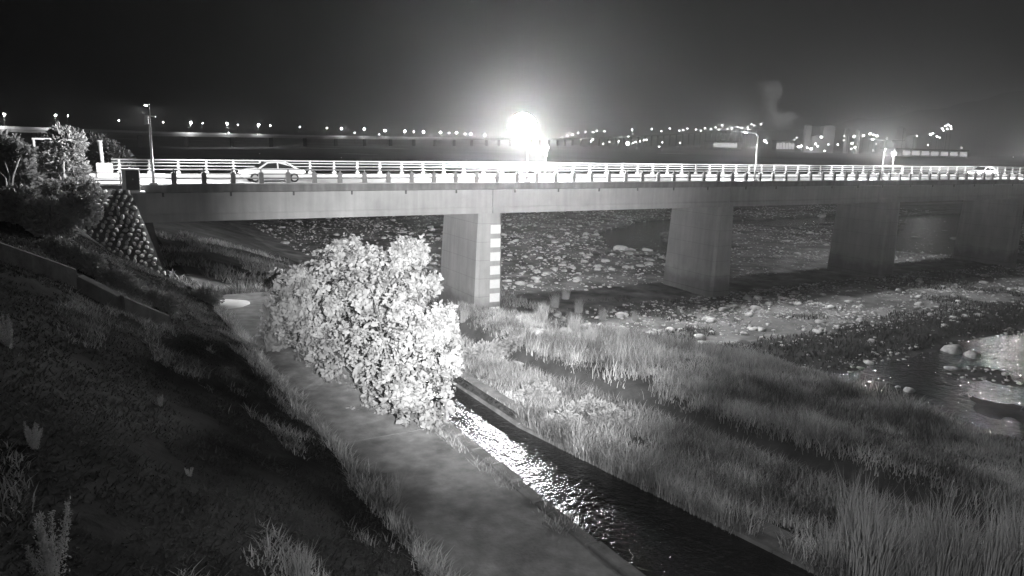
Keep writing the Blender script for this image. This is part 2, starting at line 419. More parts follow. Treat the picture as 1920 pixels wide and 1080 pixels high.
# railings
def railing(name, label, y, x0, x1, step, post_mb, pm, rails, rm, zb):
    o = tag(empty(name, (x0, y, zb)), label, 'railing')
    pmesh = post_mb.mesh('post', pm)
    x = 0
    while x <= x1-x0:
        link('post', pmesh, o, (x, 0, 0)); x += step
    for z, ry, rz in rails:
        link('rail', MB().tube([(-.5, ry, z), (x1-x0+.5, ry, z)], rz, 8).mesh('rail', rm, True), o)
    return o
pn = MB().prism([(-.15, 0), (.15, 0), (.15, .66), (.09, .74), (-.09, .74), (-.15, .66)], -.12, .12, 'y').box((-.04, -.05, .74), (.04, .05, .98), .01)
railing('bridge_railing', 'dark low bridge railing with stubby concrete posts along the bare girder side', YN+.28, 5.9, 150, 1.84, pn, 'post_concrete',
        [(.34, -.06, .045), (.62, -.06, .03), (.95, 0, .03)], 'dark_steel', DECK+.101)
pf = MB().box((-.06, -.06, 0), (.06, .06, 1.0), .01).box((-.16, -.14, .0), (.16, .14, .16), .03).box((-.17, -.12, .26), (.17, .12, .40), .04).box((-.15, -.12, .5), (.15, .12, .64), .04)
railing('bridge_railing', 'bright white bridge railing with four rails on the plinth behind the roadway', YF-.3, 3.2, 150, 1.98, pf, 'white_paint',
        [(.30, -.1, .035), (.56, -.1, .035), (.80, -.08, .04), (1.0, 0, .055)], 'white_paint', DECK+.301)
rl = tag(empty('guard_rail', (-6, YN+.4, 12.1)), 'thin two-bar guard rail at the road end beside the stone slope', 'railing')
for q in range(5): link('post', MB().tube([(q*2.2, 0, -.3), (q*2.2, 0, 1.0)], .05, 8).mesh('post', 'dark_steel'), rl)
for z in (.48, .95): link('rail', MB().tube([(-.3, 0, z), (9.4, 0, z)], .035, 8).mesh('rail', 'dark_steel'), rl)

# ------------------------------------------------------------------ street lamps on the bridge
def spot(name, parent, loc, aim, energy, size, blend=.6, soft=.15):
    l = bpy.data.lights.new(name, 'SPOT'); l.energy = energy; l.spot_size = R(size); l.spot_blend = blend; l.shadow_soft_size = soft
    o = bpy.data.objects.new(name, l); C.objects.link(o); o.parent = parent; o.location = loc
    o.rotation_euler = Vector(aim).to_track_quat('-Z', 'Y').to_euler(); return o
LAMP_E = 6500
def bridge_lamp(x, h, label, main=False, reach=1.6, sgn=None):
    o = tag(empty('street_lamp', (x, YN+.3, DECK+.10)), label, 'street lamp')
    link('base_plate', MB().box((-.24, -.2, 0), (.24, .2, .10), .02).mesh('base_plate', 'galvanised'), o)
    link('pole', MB().tube([(0, 0, .1), (0, 0, .9), (0, 0, h-.25)], [.10, .085, .055], 10).mesh('pole', 'galvanised', True), o)
    link('arm', MB().tube([(0, 0, h-.3), (0, .35, h-.06), (0, .9, h+.02), (0, reach-.25, h+.05)], [.05, .045, .04, .04], 8).mesh('arm', 'galvanised', True), o)
    hd = link('lamp_head', MB().box((-.17, reach-.4, h), (.17, reach+.45, h+.13), .05).mesh('lamp_head', 'galvanised'), o)
    link('lens', MB().sphere((0, reach+.05, h-.0), .13, 10, 6, .3).mesh('lens', 'lamp_glow', True), hd)
    for s in (-1, 1):
        spot('lamp_light', o, (s*.05, reach+.05, h-.2), (s*1.0, .0, -1), LAMP_E*(1.0), 142, .35, .1)
    return o
L1 = bridge_lamp(4.68, 4.95, 'tall grey lamp post with a box on its pole beside the white cabinet')
link('control_box', MB().box((-.32, -.16, 3.75), (-.07, .14, 4.35), .03).mesh('control_box', 'white_paint'), L1)
link('bracket', MB().box((-.07, -.04, 4.2), (.35, .04, 4.28), .01).mesh('bracket', 'galvanised'), L1)
L2 = bridge_lamp(32.6, 4.35, 'dazzling bright street lamp glaring above the pier with white marks')
L3 = bridge_lamp(58.6, 4.6, 'lamp post standing where the dark second pier carries the railing')
L4 = bridge_lamp(78.2, 4.4, 'white lamp post above the third pier next to a pointed marker post')
L5 = bridge_lamp(111.5, 4.6, 'lamp post on the bridge past the far oncoming car')
# emitting globe of the lamp, swollen to the size of its glare
lh = Vector((.25, 1.35, 4.38))
lan = link('glare_globe', MB().sphere((0, 0, 0), 1.12, 24, 14, 1.0).mesh('glare_globe', 'main_glow', True), L2, lh)
def post_lamp(px, ptop, pbase, label):
    b_ = at_y(px, pbase, YF-.3); h = at_y(px, ptop, YF-.3).z-(DECK+.30); x = b_.x
    o = tag(empty('post_lamp', (x, YF-.3, DECK+.30)), label, 'post lamp')
    link('pole', MB().tube([(0, 0, 0), (0, 0, h-1.0)], [.06, .045], 8).mesh('pole', 'white_paint', True), o)
    link('collar', MB().tube([(0, 0, h-1.55), (0, 0, h-1.5), (0, 0, h-1.0), (0, 0, h-.95)], [.06, .13, .15, .2], 12).mesh('collar', 'white_paint', True), o)
    link('glass', MB().tube([(0, 0, h-.945), (0, 0, h-.62)], [.22, .27], 12).mesh('glass', 'post_glow', True), o)
    link('cap', MB().tube([(0, 0, h-.615), (0, 0, h-.5), (0, 0, h)], [.36, .22, .03], 12).mesh('cap', 'white_paint', True), o)
    l = bpy.data.lights.new('post_light', 'POINT'); l.energy = 7000; l.shadow_soft_size = .1
    q = bpy.data.objects.new('post_light', l); C.objects.link(q); q.parent = o; q.location = (0, .5, h-.75)
    return o
post_lamp(1022, 263, 332, 'white post lamp with a pointed cap next to the dazzling lamp')
post_lamp(1672, 277, 326, 'white post lamp with a pointed cap next to the white lamp post')

# cabinet and end block at the abutment
cb = tag(empty('control_cabinet', (3.35, YN-.35, 11.95)), 'white framed cabinet with a dark door at the bridge end', 'cabinet')
link('plinth', MB().box((-.75, -.3, -.12), (.75, .4, 0), .02).mesh('plinth', 'white_paint'), cb)
link('body', MB().box((-.5, -.2, .002), (.5, .35, 1.42), .02).mesh('body', 'white_paint'), cb)
dr = link('door', MB().box((-.30, -.245, .08), (.44, -.202, 1.30), .01).mesh('door', 'dark_steel'), cb)
link('handle', MB().box((.05, -.275, .72), (.12, -.246, .8), .004).mesh('handle', 'galvanised'), dr)
eb = tag(MB().box((1.7, YF-.75, DECK), (2.75, YF-.05, DECK+1.05), .05).build('end_block', 'white_paint'), 'white concrete end block where the bright railing starts', 'end block')
dp = tag(empty('delineator_post', (2.2, YF+.4, DECK-.2)), 'slim white post standing behind the white end block', 'post')
link('shaft', MB().tube([(0, 0, 0), (-.1, 0, 2.75)], [.10, .13], 8).mesh('shaft', 'white_paint', True), dp)
link('cap', MB().box((-.27, -.14, 2.751), (.08, .14, 2.83), .02).mesh('cap', 'white_paint'), dp)
gp = tag(empty('height_gantry', at_y(70, 346, 60)), 'white angled gantry post among the trees at the road end', 'gantry')
link('upright', MB().tube([(0, 0, -.3), (0, 0, 2.9)], .08, 8).mesh('upright', 'white_paint'), gp)
link('crossbar', MB().box((-.1, -.08, 2.901), (1.0, .08, 3.02), .02).mesh('crossbar', 'white_paint'), gp)

# ------------------------------------------------------------------ cars
def car(loc, rz, label):
    o = tag(empty('car', loc, rz), label, 'car')
    # body: lofted sections along the length (x forward), half widths and heights
    secs = [(-2.25, .55, .80, .62), (-2.15, .36, .92, .80), (-1.5, .22, .98, .87), (0, .20, .98, .90), (1.3, .22, .96, .86), (1.95, .26, .88, .74), (2.22, .38, .70, .62)]
    V = []
    for x, zl, zt, hw in secs:
        V += [(x, -hw*.92, zl), (x, -hw, zl+.2), (x, -hw, zt-.12), (x, -hw*.9, zt), (x, hw*.9, zt), (x, hw, zt-.12), (x, hw, zl+.2), (x, hw*.92, zl)]
    n = 8; Fc = [tuple(range(n)), tuple(range(len(V)-1, len(V)-n-1, -1))]
    for i in range(len(secs)-1):
        for k in range(n): Fc.append((i*n+k, (i+1)*n+k, (i+1)*n+(k+1) % n, i*n+(k+1) % n))
    mb = MB(); mb.add(V, Fc); body = mb.build('body', 'car_paint', o, True)
    cab = [(-1.75, .97, .80), (-1.0, 1.40, .62), (-.2, 1.46, .62), (.45, 1.40, .60), (1.15, .97, .78)]
    V = [];
    for x, z, hw in cab: V += [(x, -hw, z), (x, hw, z)]
    base = [(-1.75, -.80, .9), (-1.75, .80, .9), (1.15, -.78, .9), (1.15, .78, .9)]
    poly = [(-1.8, .93), (-1.0, 1.42), (-.2, 1.47), (.45, 1.41), (1.2, .93)]
    mb = MB(); V = [(p[0], s*(.8 if i in (0, 4) else .6), p[1]) for s in (-1, 1) for i, p in enumerate(poly)]
    mb.add(V, [(0, 1, 2, 3, 4), (9, 8, 7, 6, 5), (0, 5, 6, 1), (1, 6, 7, 2), (2, 7, 8, 3), (3, 8, 9, 4), (4, 9, 5, 0)])
    roof = mb.build('cabin', 'car_paint', o)
    for s in (-1, 1):
        for a, b, c, d in (((-1.45, .97), (-.95, 1.33), (-.32, 1.37), (-.32, .97)), ((-.22, .97), (-.22, 1.37), (.40, 1.33), (.95, .97))):
            V = [(p[0], s*(.8-.2*(p[1]-.93)/.5+.006), p[1]) for p in (a, b, c, d)]
            V2 = [(v[0], v[1]-s*.02, v[2]) for v in V]
            mb = MB(); mb.add(V+V2, [(0, 1, 2, 3), (7, 6, 5, 4), (0, 4, 5, 1), (1, 5, 6, 2), (2, 6, 7, 3), (3, 7, 4, 0)]); mb.build('window', 'glass', o)
    mb = MB(); mb.add([(1.16, -.7, 1.0), (1.16, .7, 1.0), (.49, .54, 1.40), (.49, -.54, 1.40), (1.14, -.7, .98), (1.14, .7, .98), (.47, .54, 1.38), (.47, -.54, 1.38)], [(0, 1, 2, 3), (7, 6, 5, 4), (0, 4, 5, 1), (1, 5, 6, 2), (2, 6, 7, 3), (3, 7, 4, 0)]); mb.build('windscreen', 'glass', o)
    for x in (-1.4, 1.38):
        for s in (-1, 1):
            wh = link('wheel', MB().tube([(x, s*.70, .32), (x, s*.92, .32)], .32, 18).mesh('wheel', 'rubber'), o)
            link('rim', MB().tube([(x, s*.90, .32), (x, s*.935, .32)], .2, 14).mesh('rim', 'galvanised'), wh)
    for s in (-1, 1):
        link('headlight', MB().box((2.0, s*.62-.16, .60), (2.2, s*.62+.16, .74), .04).mesh('headlight', 'head_glow'), o)
        link('tail_light', MB().box((-2.27, s*.66-.12, .66), (-2.16, s*.66+.12, .78), .03).mesh('tail_light', 'dim_glow'), o)
        spot('headlight_beam', o, (2.3, s*.62, .66), (1, 0, -.06), 1500, 95, .8, .08)
    return o
car((12.9, 58.3, DECK), R(180), 'pale car with bright headlights driving beside the white railing toward the stone slope')
car((108.2, 60.9, DECK), R(180), 'distant pale car whose headlights shine on the bridge far from the stone slope')

# ------------------------------------------------------------------ stone-pitched slope at the abutment
rv = tag(empty('stone_revetment', (1, 52, 6)), 'steep slope pitched with rows of pale stones under the bridge end', 'revetment')
def rvp(u, v):                                     # u along the road, v 0 top .. 1 bottom
    xr = 3.25 + 1.75*v; x = -3.6 + (xr+3.6)*u
    return Vector((x, 53.95 - 4.3*v - .55*math.sin(math.pi*v)*.4 + .25*(1-u)*0, 12.05 - 6.1*v))
Vr = []; nu, nv = 14, 14
for j in range(nv+1):
    for i in range(nu+1):
        p = rvp(i/nu, j/nv); Vr.append(p - Vector((1, 52, 6)))
Fr = [(j*(nu+1)+i, j*(nu+1)+i+1, (j+1)*(nu+1)+i+1, (j+1)*(nu+1)+i) for j in range(nv) for i in range(nu)]
mbr = MB().add(Vr, Fr)
# closing side towards the span, so that the slope has a body
o0 = len(mbr.V); side = [rvp(1, j/nv) - Vector((1, 52, 6)) for j in range(nv+1)]
mbr.add(side + [Vector((s.x-.4, 54.1-52, s.z)) for s in side], [(j, j+1, nv+1+j+1, nv+1+j) for j in range(nv)])
mbr.build('mortar_bed', 'old_concrete', rv, True)
def rock_mesh(name, m, seed, sub=2, rough=.28, flat=1.0):
    bm = bmesh.new(); bmesh.ops.create_icosphere(bm, subdivisions=sub, radius=1)
    r_ = np.random.default_rng(seed); k = r_.normal(size=(7, 3))*1.6; ph = r_.random(7)*6.28; cuts = [(Vector(r_.normal(size=3)).normalized(), .55+.35*r_.random()) for _ in range(6)]
    for v in bm.verts:
        c = v.co.copy(); d = 1+rough*sum(math.sin(k[i] @ np.array(c)+ph[i]) for i in range(7))/3.5
        p = c*d
        for n_, dd in cuts:
            t = p.dot(n_)-dd
            if t > 0: p -= n_*t*.8
        v.co = Vector((p.x, p.y, p.z*flat))
    me = bpy.data.meshes.new(name); bm.to_mesh(me); bm.free()
    me.polygons.foreach_set('use_smooth', np.ones(len(me.polygons), dtype=bool)); me.materials.append(MATS[m]); return me
stone_meshes = [rock_mesh('stone', 'stone', 50+i, 1, .34) for i in range(9)]
for m_ in stone_meshes: m_.polygons.foreach_set('use_smooth', np.zeros(len(m_.polygons), dtype=bool))
nst = 0
rows = 25
for j in range(rows):
    v = (j+.5)/rows; width = 6.85+1.75*v; ncol = int(width/.40)
    for i in range(ncol):
        u = (i+.5+.5*(j % 2)+.25*(random.random()-.5))/ncol
        if u > .995: continue
        keep = .04 + 1.0*float(sstep(.26-.05*v, .60, u)) - .5*max(0, v-.75)*(1.1-u)*2
        if random.random() > keep or nst >= 298: continue
        p = rvp(u, min(1, v+.012*(random.random()-.5)))
        s = .105 + .06*random.random()
        link('stone', random.choice(stone_meshes), rv, p - Vector((1, 52, 6)) + Vector((0, -.05, .03)), (random.random()*6, random.random()*6, random.random()*6), (s*1.35, s*1.0, s*.9)); nst += 1

# concrete copings running down the embankment
def coping(pts, label, wdt=.45, ht=.55):
    o = tag(empty('concrete_coping', pts[0]), label, 'coping')
    P = [Vector(p)-Vector(pts[0]) for p in pts]
    for a, b in zip(P[:-1], P[1:]):
        t = (b-a).normalized(); s = Vector((t.y, -t.x, 0)).normalized()*wdt/2; up = Vector((0, 0, 1))
        n = max(1, int((b-a).length/3.0))
        for q in range(n):
            A = a+(b-a)*(q/n)+t*.015; B = a+(b-a)*((q+1)/n)-t*.015
            mb = MB(); V = []
            for c in (A, B): V += [c-s-up*ht, c+s-up*ht, c+s, c+s*.75+up*.05, c-s*.75+up*.05, c-s]
            mb.add(V, [(0, 1, 2, 3, 4, 5), (11, 10, 9, 8, 7, 6)] + [(k, k+6, (k+1) % 6+6, (k+1) % 6) for k in range(6)]); mb.build('coping_block', 'old_concrete', o)
    return o
def on_slope(px, py, lift=.5):
    lo_, hi_ = 3.0, 70.0
    d = pixdir(px, py); t = 3.0
    while t < 90:
        p = CAMPOS+d*t
        if p.z < gz(p.x, p.y)+lift: return p
        t += .1
    return CAMPOS+d*40
coping([on_slope(-30, 448), on_slope(132, 505)], 'thick weathered coping high on the dark embankment', .6, 1.2)
coping([on_slope(150, 519), on_slope(225, 556), on_slope(312, 592, .3)], 'thin coping descending the embankment towards the stone slope', .45, .8)
slab = tag(link('broken_slab', rock_mesh('broken_slab', 'plinth', 5, 2, .25, .3), None, at_z(430, 572, 6.95), (0, .1, .6), (2.2, 1.1, .9)), 'pale broken concrete slab at the path end below the bridge', 'slab')

# ------------------------------------------------------------------ foliage generators
def leaf_arrays(P, D, size, wid=.42, fold=.12, nrm=None):
    """six point leaves: base P, direction D (unit), size (n)"""
    n = len(P); ref = rng.normal(size=(n, 3)) if nrm is None else nrm; S = np.cross(D, ref); S /= np.linalg.norm(S, axis=1, keepdims=True)+1e-9; N = np.cross(D, S)
    sz = size[:, None]
    pts = [P, P+D*sz*.35+S*sz*wid*.5+N*sz*fold, P+D*sz*.75+S*sz*wid*.36+N*sz*fold*.7, P+D*sz*1.0-N*sz*.1, P+D*sz*.75-S*sz*wid*.36+N*sz*fold*.7, P+D*sz*.35-S*sz*wid*.5+N*sz*fold]
    V = np.stack(pts, 1).reshape(-1, 3); b = (np.arange(n)*6)[:, None]
    F = np.concatenate([b+np.array([[0, 1, 2, 3]]), b+np.array([[0, 3, 4, 5]])], 0)
    return V, F
def unit(n):
    v = rng.normal(size=(n, 3)); return v/np.linalg.norm(v, axis=1, keepdims=True)
def crown(name, lobes, nclus, nleaf, size, m, parent, origin, shell=.55, upb=.25, wid=.42, squash=1.0):
    Ls = np.array([[*l[0], l[1]] for l in lobes]); wgt = Ls[:, 3]**2; wgt /= wgt.sum()
    which = rng.choice(len(Ls), nclus, p=wgt); d = unit(nclus); d[:, 2] *= squash
    r = Ls[which, 3]*(shell+(1-shell)*rng.random(nclus)**.5)*(.86+.28*rng.random(nclus))
    c = Ls[which, :3]+d*r[:, None]
    P = np.repeat(c, nleaf, 0) + rng.normal(size=(nclus*nleaf, 3))*size*.25
    D = np.repeat(d, nleaf, 0)*.8 + unit(nclus*nleaf)*.9; D[:, 2] += upb; D /= np.linalg.norm(D, axis=1, keepdims=True)
    sz = size*(.6+.7*rng.random(len(P)))
    V, F = leaf_arrays(P, D, sz, wid)
    return link(name, make_mesh(name, V-np.array(origin), F, m), parent)
def blades(P, h, w_, lean, droop=.5):
    """tapered bent blades from base points P; h, w_ (n)"""
    n = len(P); a = rng.random(n)*2*np.pi; dr = np.stack([np.cos(a), np.sin(a), np.zeros(n)], 1); sd = np.stack([-np.sin(a), np.cos(a), np.zeros(n)], 1)
    ln = (lean*(.3+rng.random(n)))[:, None]*h[:, None]; H = h[:, None]; up = np.array([[0, 0, 1.]]); W = w_[:, None]
    p1 = P+up*H*.55+dr*ln*.35; p2 = P+up*H*(1.0-droop*.1)+dr*ln*(1+droop*.3)
    V = np.stack([P-sd*W*.5, P+sd*W*.5, p1+sd*W*.45, p1-sd*W*.45, p2], 1).reshape(-1, 3)
    b = (np.arange(n)*5)[:, None]
    F = np.concatenate([b+np.array([[0, 1, 2]]), b+np.array([[0, 2, 3]]), b+np.array([[3, 2, 4]])], 0)
    return V, F
def grass_stuff(name, label, X_, Y_, h, w_, lean, m, cat='grass'):
    P = np.stack([X_, Y_, np.maximum(height(X_, Y_), 6.5*((X_ > 12.2) & (X_ < 15) & (Y_ < 23) & (name == 'bank_grass')))-.04], 1); V, F = blades(P, h, w_, lean)
    tone = np.clip(.85+.75*fbm(X_*1.1, Y_*1.1, 3)+.5*fbm(X_*.3+8, Y_*.3, 2)+.22*rng.normal(size=len(X_)), .25, 1.7)
    return tag(link(name, make_mesh(name, V, F, m, attr={'tone': np.repeat(tone, 5)})), label, cat, kind='stuff')

# the big pale shrub on the path edge
SH = at_z(745, 760, 7.0)
shrub = tag(empty('large_shrub', SH), 'big rounded shrub with pale broad leaves leaning over the path beside the channel', 'shrub')
lob = [(690, 522, 31, 66), (765, 528, 30, 48), (625, 545, 31, 78), (565, 590, 32, 62), (700, 600, 29, 95), (775, 600, 28.5, 50), (815, 668, 26.5, 45), (755, 690, 27, 78), (675, 675, 28.2, 72),
       (615, 640, 30, 66), (785, 755, 24.3, 52), (725, 735, 25.8, 45), (525, 622, 32.5, 34), (815, 718, 25, 38), (690, 490, 31.5, 34), (765, 494, 30.2, 26), (790, 560, 29.5, 35), (838, 640, 27, 24), (846, 700, 25.8, 20), (815, 785, 24, 30), (545, 545, 32, 34), (505, 632, 32.8, 22), (655, 470, 31.6, 30), (780, 470, 30.4, 18)]
lobes = [(at_depth(a, b, c)[:], r_*c/FPX) for a, b, c, r_ in lob]
big = list(lobes)
for _ in range(240):                                   # tufts that break the outline
    c_, r_ = big[random.randrange(len(big))]; d = Vector(unit(1)[0]); d.z = d.z*.9+.1
    big.append((tuple(Vector(c_)+d.normalized()*r_*(.72+.34*random.random())), .22+.22*random.random()))
Ls = np.array([[*l[0], l[1]] for l in big]); wgt = Ls[:, 3]**1.7; wgt /= wgt.sum(); ncl = 5600
which = rng.choice(len(Ls), ncl, p=wgt); d = unit(ncl); c = Ls[which, :3]+d*(Ls[which, 3]*(.60+.42*rng.random(ncl)**.6))[:, None]
holes = fbm(c[:, 0]*1.5+c[:, 2]*.9, c[:, 1]*1.5-c[:, 2]*1.1, 3) > -.31; c, d = c[holes], d[holes]; nl = 9
n_o = d+rng.normal(size=d.shape)*.35+np.array([[-.12, -.22, .12]]); n_o /= np.linalg.norm(n_o, axis=1, keepdims=True)
NN = np.repeat(n_o, nl, 0)+rng.normal(size=(len(c)*nl, 3))*.30; tv = unit(len(NN)); tv -= NN*np.sum(tv*NN, 1, keepdims=True)/np.sum(NN*NN, 1, keepdims=True); tv /= np.linalg.norm(tv, axis=1, keepdims=True)
D = tv+np.repeat(n_o, nl, 0)*.25; D /= np.linalg.norm(D, axis=1, keepdims=True)
P = np.repeat(c, nl, 0)+rng.normal(size=(len(NN), 3))*.05
V, F = leaf_arrays(P, D, np.repeat(.11+.11*rng.random(len(c))**1.5, nl)*(.6+.7*rng.random(len(P))), .6, -.10, NN)
link('crown', make_mesh('crown', V-np.array(SH[:]), F, 'leaf'), shrub)
tm = MB()
for (c_, r_) in lobes[:12]:
    c_ = Vector(c_); b_ = Vector((SH.x+random.uniform(-.4, .4), SH.y+random.uniform(-.8, .8), gz(SH.x, SH.y)-.1)); mid = b_.lerp(c_, .5)+Vector((random.uniform(-.3, .3), random.uniform(-.3, .3), .2))
    tm.tube([b_-SH, mid-SH, c_-SH], [.07, .035, .012], 6)
tm.build('trunk', 'bark', shrub, True)

# trees and bushes near the abutment
def tree(name, label, base, lobes, n, size, m, cat, group=None, trunk_r=.09, shell=.4):
    base = Vector(base); o = tag(empty(name, base), label, cat, group)
    crown('crown', lobes, n, 5, size, m, o, base[:], shell, .15, .38)
    mb = MB()
    for c_, r_ in lobes:
        c_ = Vector(c_); mid = base.lerp(c_, .55); mid.x = base.x*.6+mid.x*.4
        mb.tube([(0, 0, -.2), mid-base, c_-base], [trunk_r, trunk_r*.6, trunk_r*.15], 6)
    mb.build('trunk', 'bark', o, True); return o
def LB(lst): return [(at_depth(a, b, c)[:], r_*c/FPX) for a, b, c, r_ in lst]
tree('broadleaf_tree', 'spreading tree in front of the road end next to the white gantry', at_z(120, 352, 12.0), LB([(105, 290, 52, 34), (125, 272, 52, 28), (85, 310, 52, 30), (128, 318, 52, 30), (112, 256, 53, 14), (60, 322, 52, 24), (100, 335, 52, 22), (140, 335, 52, 20)]), 2400, .36, 'leaf_dim', 'tree')
tree('broadleaf_tree', 'layered tree behind the road end with branches over the white railing', at_y(205, 335, 67), LB([(204, 290, 62, 24), (225, 294, 62, 16), (180, 280, 62, 26), (242, 300, 62, 8), (160, 300, 62, 28)]), 800, .34, 'leaf_dim', 'tree')
tree('broadleaf_tree', 'bushy tree on the embankment top away from the white railing', at_z(15, 385, 12.0), LB([(5, 290, 45, 36), (25, 320, 45, 30), (-25, 300, 45, 40), (40, 290, 45, 18), (10, 345, 45, 28), (45, 340, 45, 22)]), 1900, .34, 'leaf_dim', 'tree')
def bush(label, px, py, spread, n, size, m='leaf_dim', group=None, lift=.15):
    b = on_slope(px, py, lift); d = (b-CAMPOS).dot(Fw); b.z = gz(b.x, b.y)
    lbs = []
    for (a, c_, r_) in spread:
        q = at_depth(px+a, py+c_, d); lbs.append((q[:], r_*d/FPX))
    return tree('bush', label, b, lbs, n, size, m, 'bush', group, .05)
bush('leafy bush at the foot of the stone slope', 180, 515, [(-45, -30, 22), (-5, -14, 20), (40, 12, 20), (70, 35, 18), (-80, -48, 20)], 900, .2)
bush('leafy bush between the copings and the broken slab', 275, 560, [(-25, -10, 22), (10, 5, 18), (40, 10, 16)], 450, .2)
bush('small bright bush beside the broken slab', 385, 560, [(0, -6, 14), (18, -2, 12), (-20, 2, 12)], 260, .18)
bush('dark overgrown bush at the embankment crest below the trees', 40, 415, [(0, -20, 40), (60, 0, 36), (-40, 10, 40), (110, -20, 26)], 1000, .3, 'slope_weed')
bush('weedy bush between the channel and the first pier', 960, 650, [(0, 0, 16), (-30, 8, 14), (30, 4, 14)], 260, .25)

for px, py, lb in [(1010, 745, 'broadleaf weed on the bank just above the channel glitter'), (1105, 772, 'broadleaf weed at the ditch edge among bank grass'), (1150, 790, 'spreading broadleaf weed at the ditch edge past its twin'), (1060, 800, 'low broadleaf weed midway between channel and ditch'), (905, 668, 'upright weed beside the big shrub')]:
    bush(lb, px, py, [(0, -12, 14), (-24, -4, 13), (22, -2, 12), (8, 8, 10)], 330, .17, 'leaf')
for px, py, lb in [(30, 372, 'tall grass clump on the crest below the trees'), (75, 352, 'grass clump at the foot of the white gantry'), (150, 352, 'grass clump along the thin guard rail'), (8, 395, 'coarse grass clump beyond the thick coping')]:
    p = at_y(px, py, 50); bush(lb, px, py, [(0, -8, 12), (-22, 0, 14), (22, 0, 14)], 300, .2)

# ------------------------------------------------------------------ grass belts (uncountable)
def scatter(n, x0, x1, y0, y1): return rng.random(n)*(x1-x0)+x0, rng.random(n)*(y1-y0)+y0
# bank beside the channel
x_, y_ = scatter(180000, 12.55, 21, 5, 46); dx = ditch_x(y_); k = (x_ > wall_x(y_)-.24*(y_ < 23)-.02) & (x_ < dx-.95-.5*rng.random(len(x_))) & (fbm(x_*.6, y_*.6, 3)+.25*rng.random(len(x_)) > -.2+.6*(x_ < wall_x(y_)+.6)*(fbm(y_*.3, y_*0+4, 2) < .1)*(y_ > 22)); x_, y_ = x_[k], y_[k]
hh = (.12+.42*rng.random(len(x_))**1.5)*np.maximum(.45+.55*sstep(.4, 2.9, x_-wall_x(y_)), .8*(y_ < 21))+(.10/.3)*(y_ < 22)*(x_ < wall_x(y_)+.6)*(.6+1.3*np.clip(fbm(x_*.55+3, y_*.55, 3)+.3, 0, 1))
grass_stuff('bank_grass', 'waist high grass covering the bank beside the channel', x_, y_, hh, .014+.014*rng.random(len(x_)), .65, 'grass')
# tall belt towards the river
x_, y_ = scatter(330000, 16, 36, 4, 50); dx = ditch_x(y_); tx = toe_x(y_); k = (x_ > dx+.95+.6*rng.random(len(x_))) & (x_ < tx+.2+1.5*fbm(x_*.4, y_*.4, 3)) & (fbm(x_*.35+40, y_*.35, 3)+.25*rng.random(len(x_)) > -.22); x_, y_ = x_[k], y_[k]
hh = (.18+.6*rng.random(len(x_))**1.6)*(.45+1.2*np.clip(fbm(x_*.4+3, y_*.4, 3)+.3, 0, 1))
grass_stuff('river_grass', 'tall grass belt between the bank ditch and the stony river bed', x_, y_, hh, .016+.018*rng.random(len(x_)), .6, 'grass')
# path edges
x_, y_ = scatter(60000, 5.0, 6.9, 6, 44); k = np.abs(x_-6.0-.25*fbm(y_*.6, y_*0, 3)) < .15+.4*rng.random(len(x_))*np.clip(.55+fbm(y_*.4+7, y_*0+2, 3), .1, 1.2); x_, y_ = x_[k], y_[k]
grass_stuff('edge_grass', 'ragged grass strip between the embankment and the path', x_, y_, .10+.38*rng.random(len(x_))**1.5, .014+.014*rng.random(len(x_)), .7, 'edge_weed')
x_, y_ = scatter(22000, 9.2, 9.98, 6, 42); k = fbm(y_*.7+50, x_*.3, 3)+.15*rng.random(len(x_)) > .02; x_, y_ = x_[k], y_[k]
grass_stuff('kerb_grass', 'tufts of grass rooted along the kerb of the channel', x_, y_, .08+.30*rng.random(len(x_))**1.6, .012+.012*rng.random(len(x_)), .8, 'edge_weed')
# weeds on the embankment slope
x_, y_ = scatter(160000, -2.2, 5.8, 5, 48); k = fbm(x_*.7+21, y_*.35, 4)+.12*rng.random(len(x_)) > .27+.06*(y_ < 20); x_, y_ = x_[k], y_[k]
grass_stuff('slope_weeds', 'patches of low weeds on the dark embankment slope', x_, y_, .05+.22*rng.random(len(x_)), .014+.014*rng.random(len(x_)), .9, 'weed_blades', 'weeds')
x_, y_ = scatter(150000, -2.3, 5.9, 6, 46); k = fbm(x_*.9+3, y_*.9, 3) > -.32; x_, y_ = x_[k], y_[k]
grass_stuff('slope_turf', 'dark matted turf covering the embankment slope', x_, y_, .03+.11*rng.random(len(x_))**2, .018+.02*rng.random(len(x_)), 1.3, 'turf', 'turf')
# scrub on the river bed and under the bridge
x_, y_ = scatter(60000, 14, 110, 29, 58); tx = toe_x(y_); nn = fbm(x_*.2+2, y_*.2, 4); k = (x_ > tx-1) & (height(x_, y_) > WATER+.1) & ((y_ < 41+4*nn) | (nn > .25)); x_, y_ = x_[k], y_[k]
grass_stuff('bed_scrub', 'dark low scrub growing on the river bed in front of the bridge', x_, y_, .12+.35*rng.random(len(x_)), .05+.04*rng.random(len(x_)), .8, 'scrub', 'scrub')
x_, y_ = scatter(40000, 5, 40, 44, 80); nn = fbm(x_*.3+12, y_*.3, 4); k = (nn > -.05) & (x_ < 36); x_, y_ = x_[k], y_[k]
grass_stuff('bank_scrub', 'scrubby weeds on the bank below the first bridge span', x_, y_, .15+.45*rng.random(len(x_)), .05+.04*rng.random(len(x_)), .7, 'weed_blades', 'scrub')

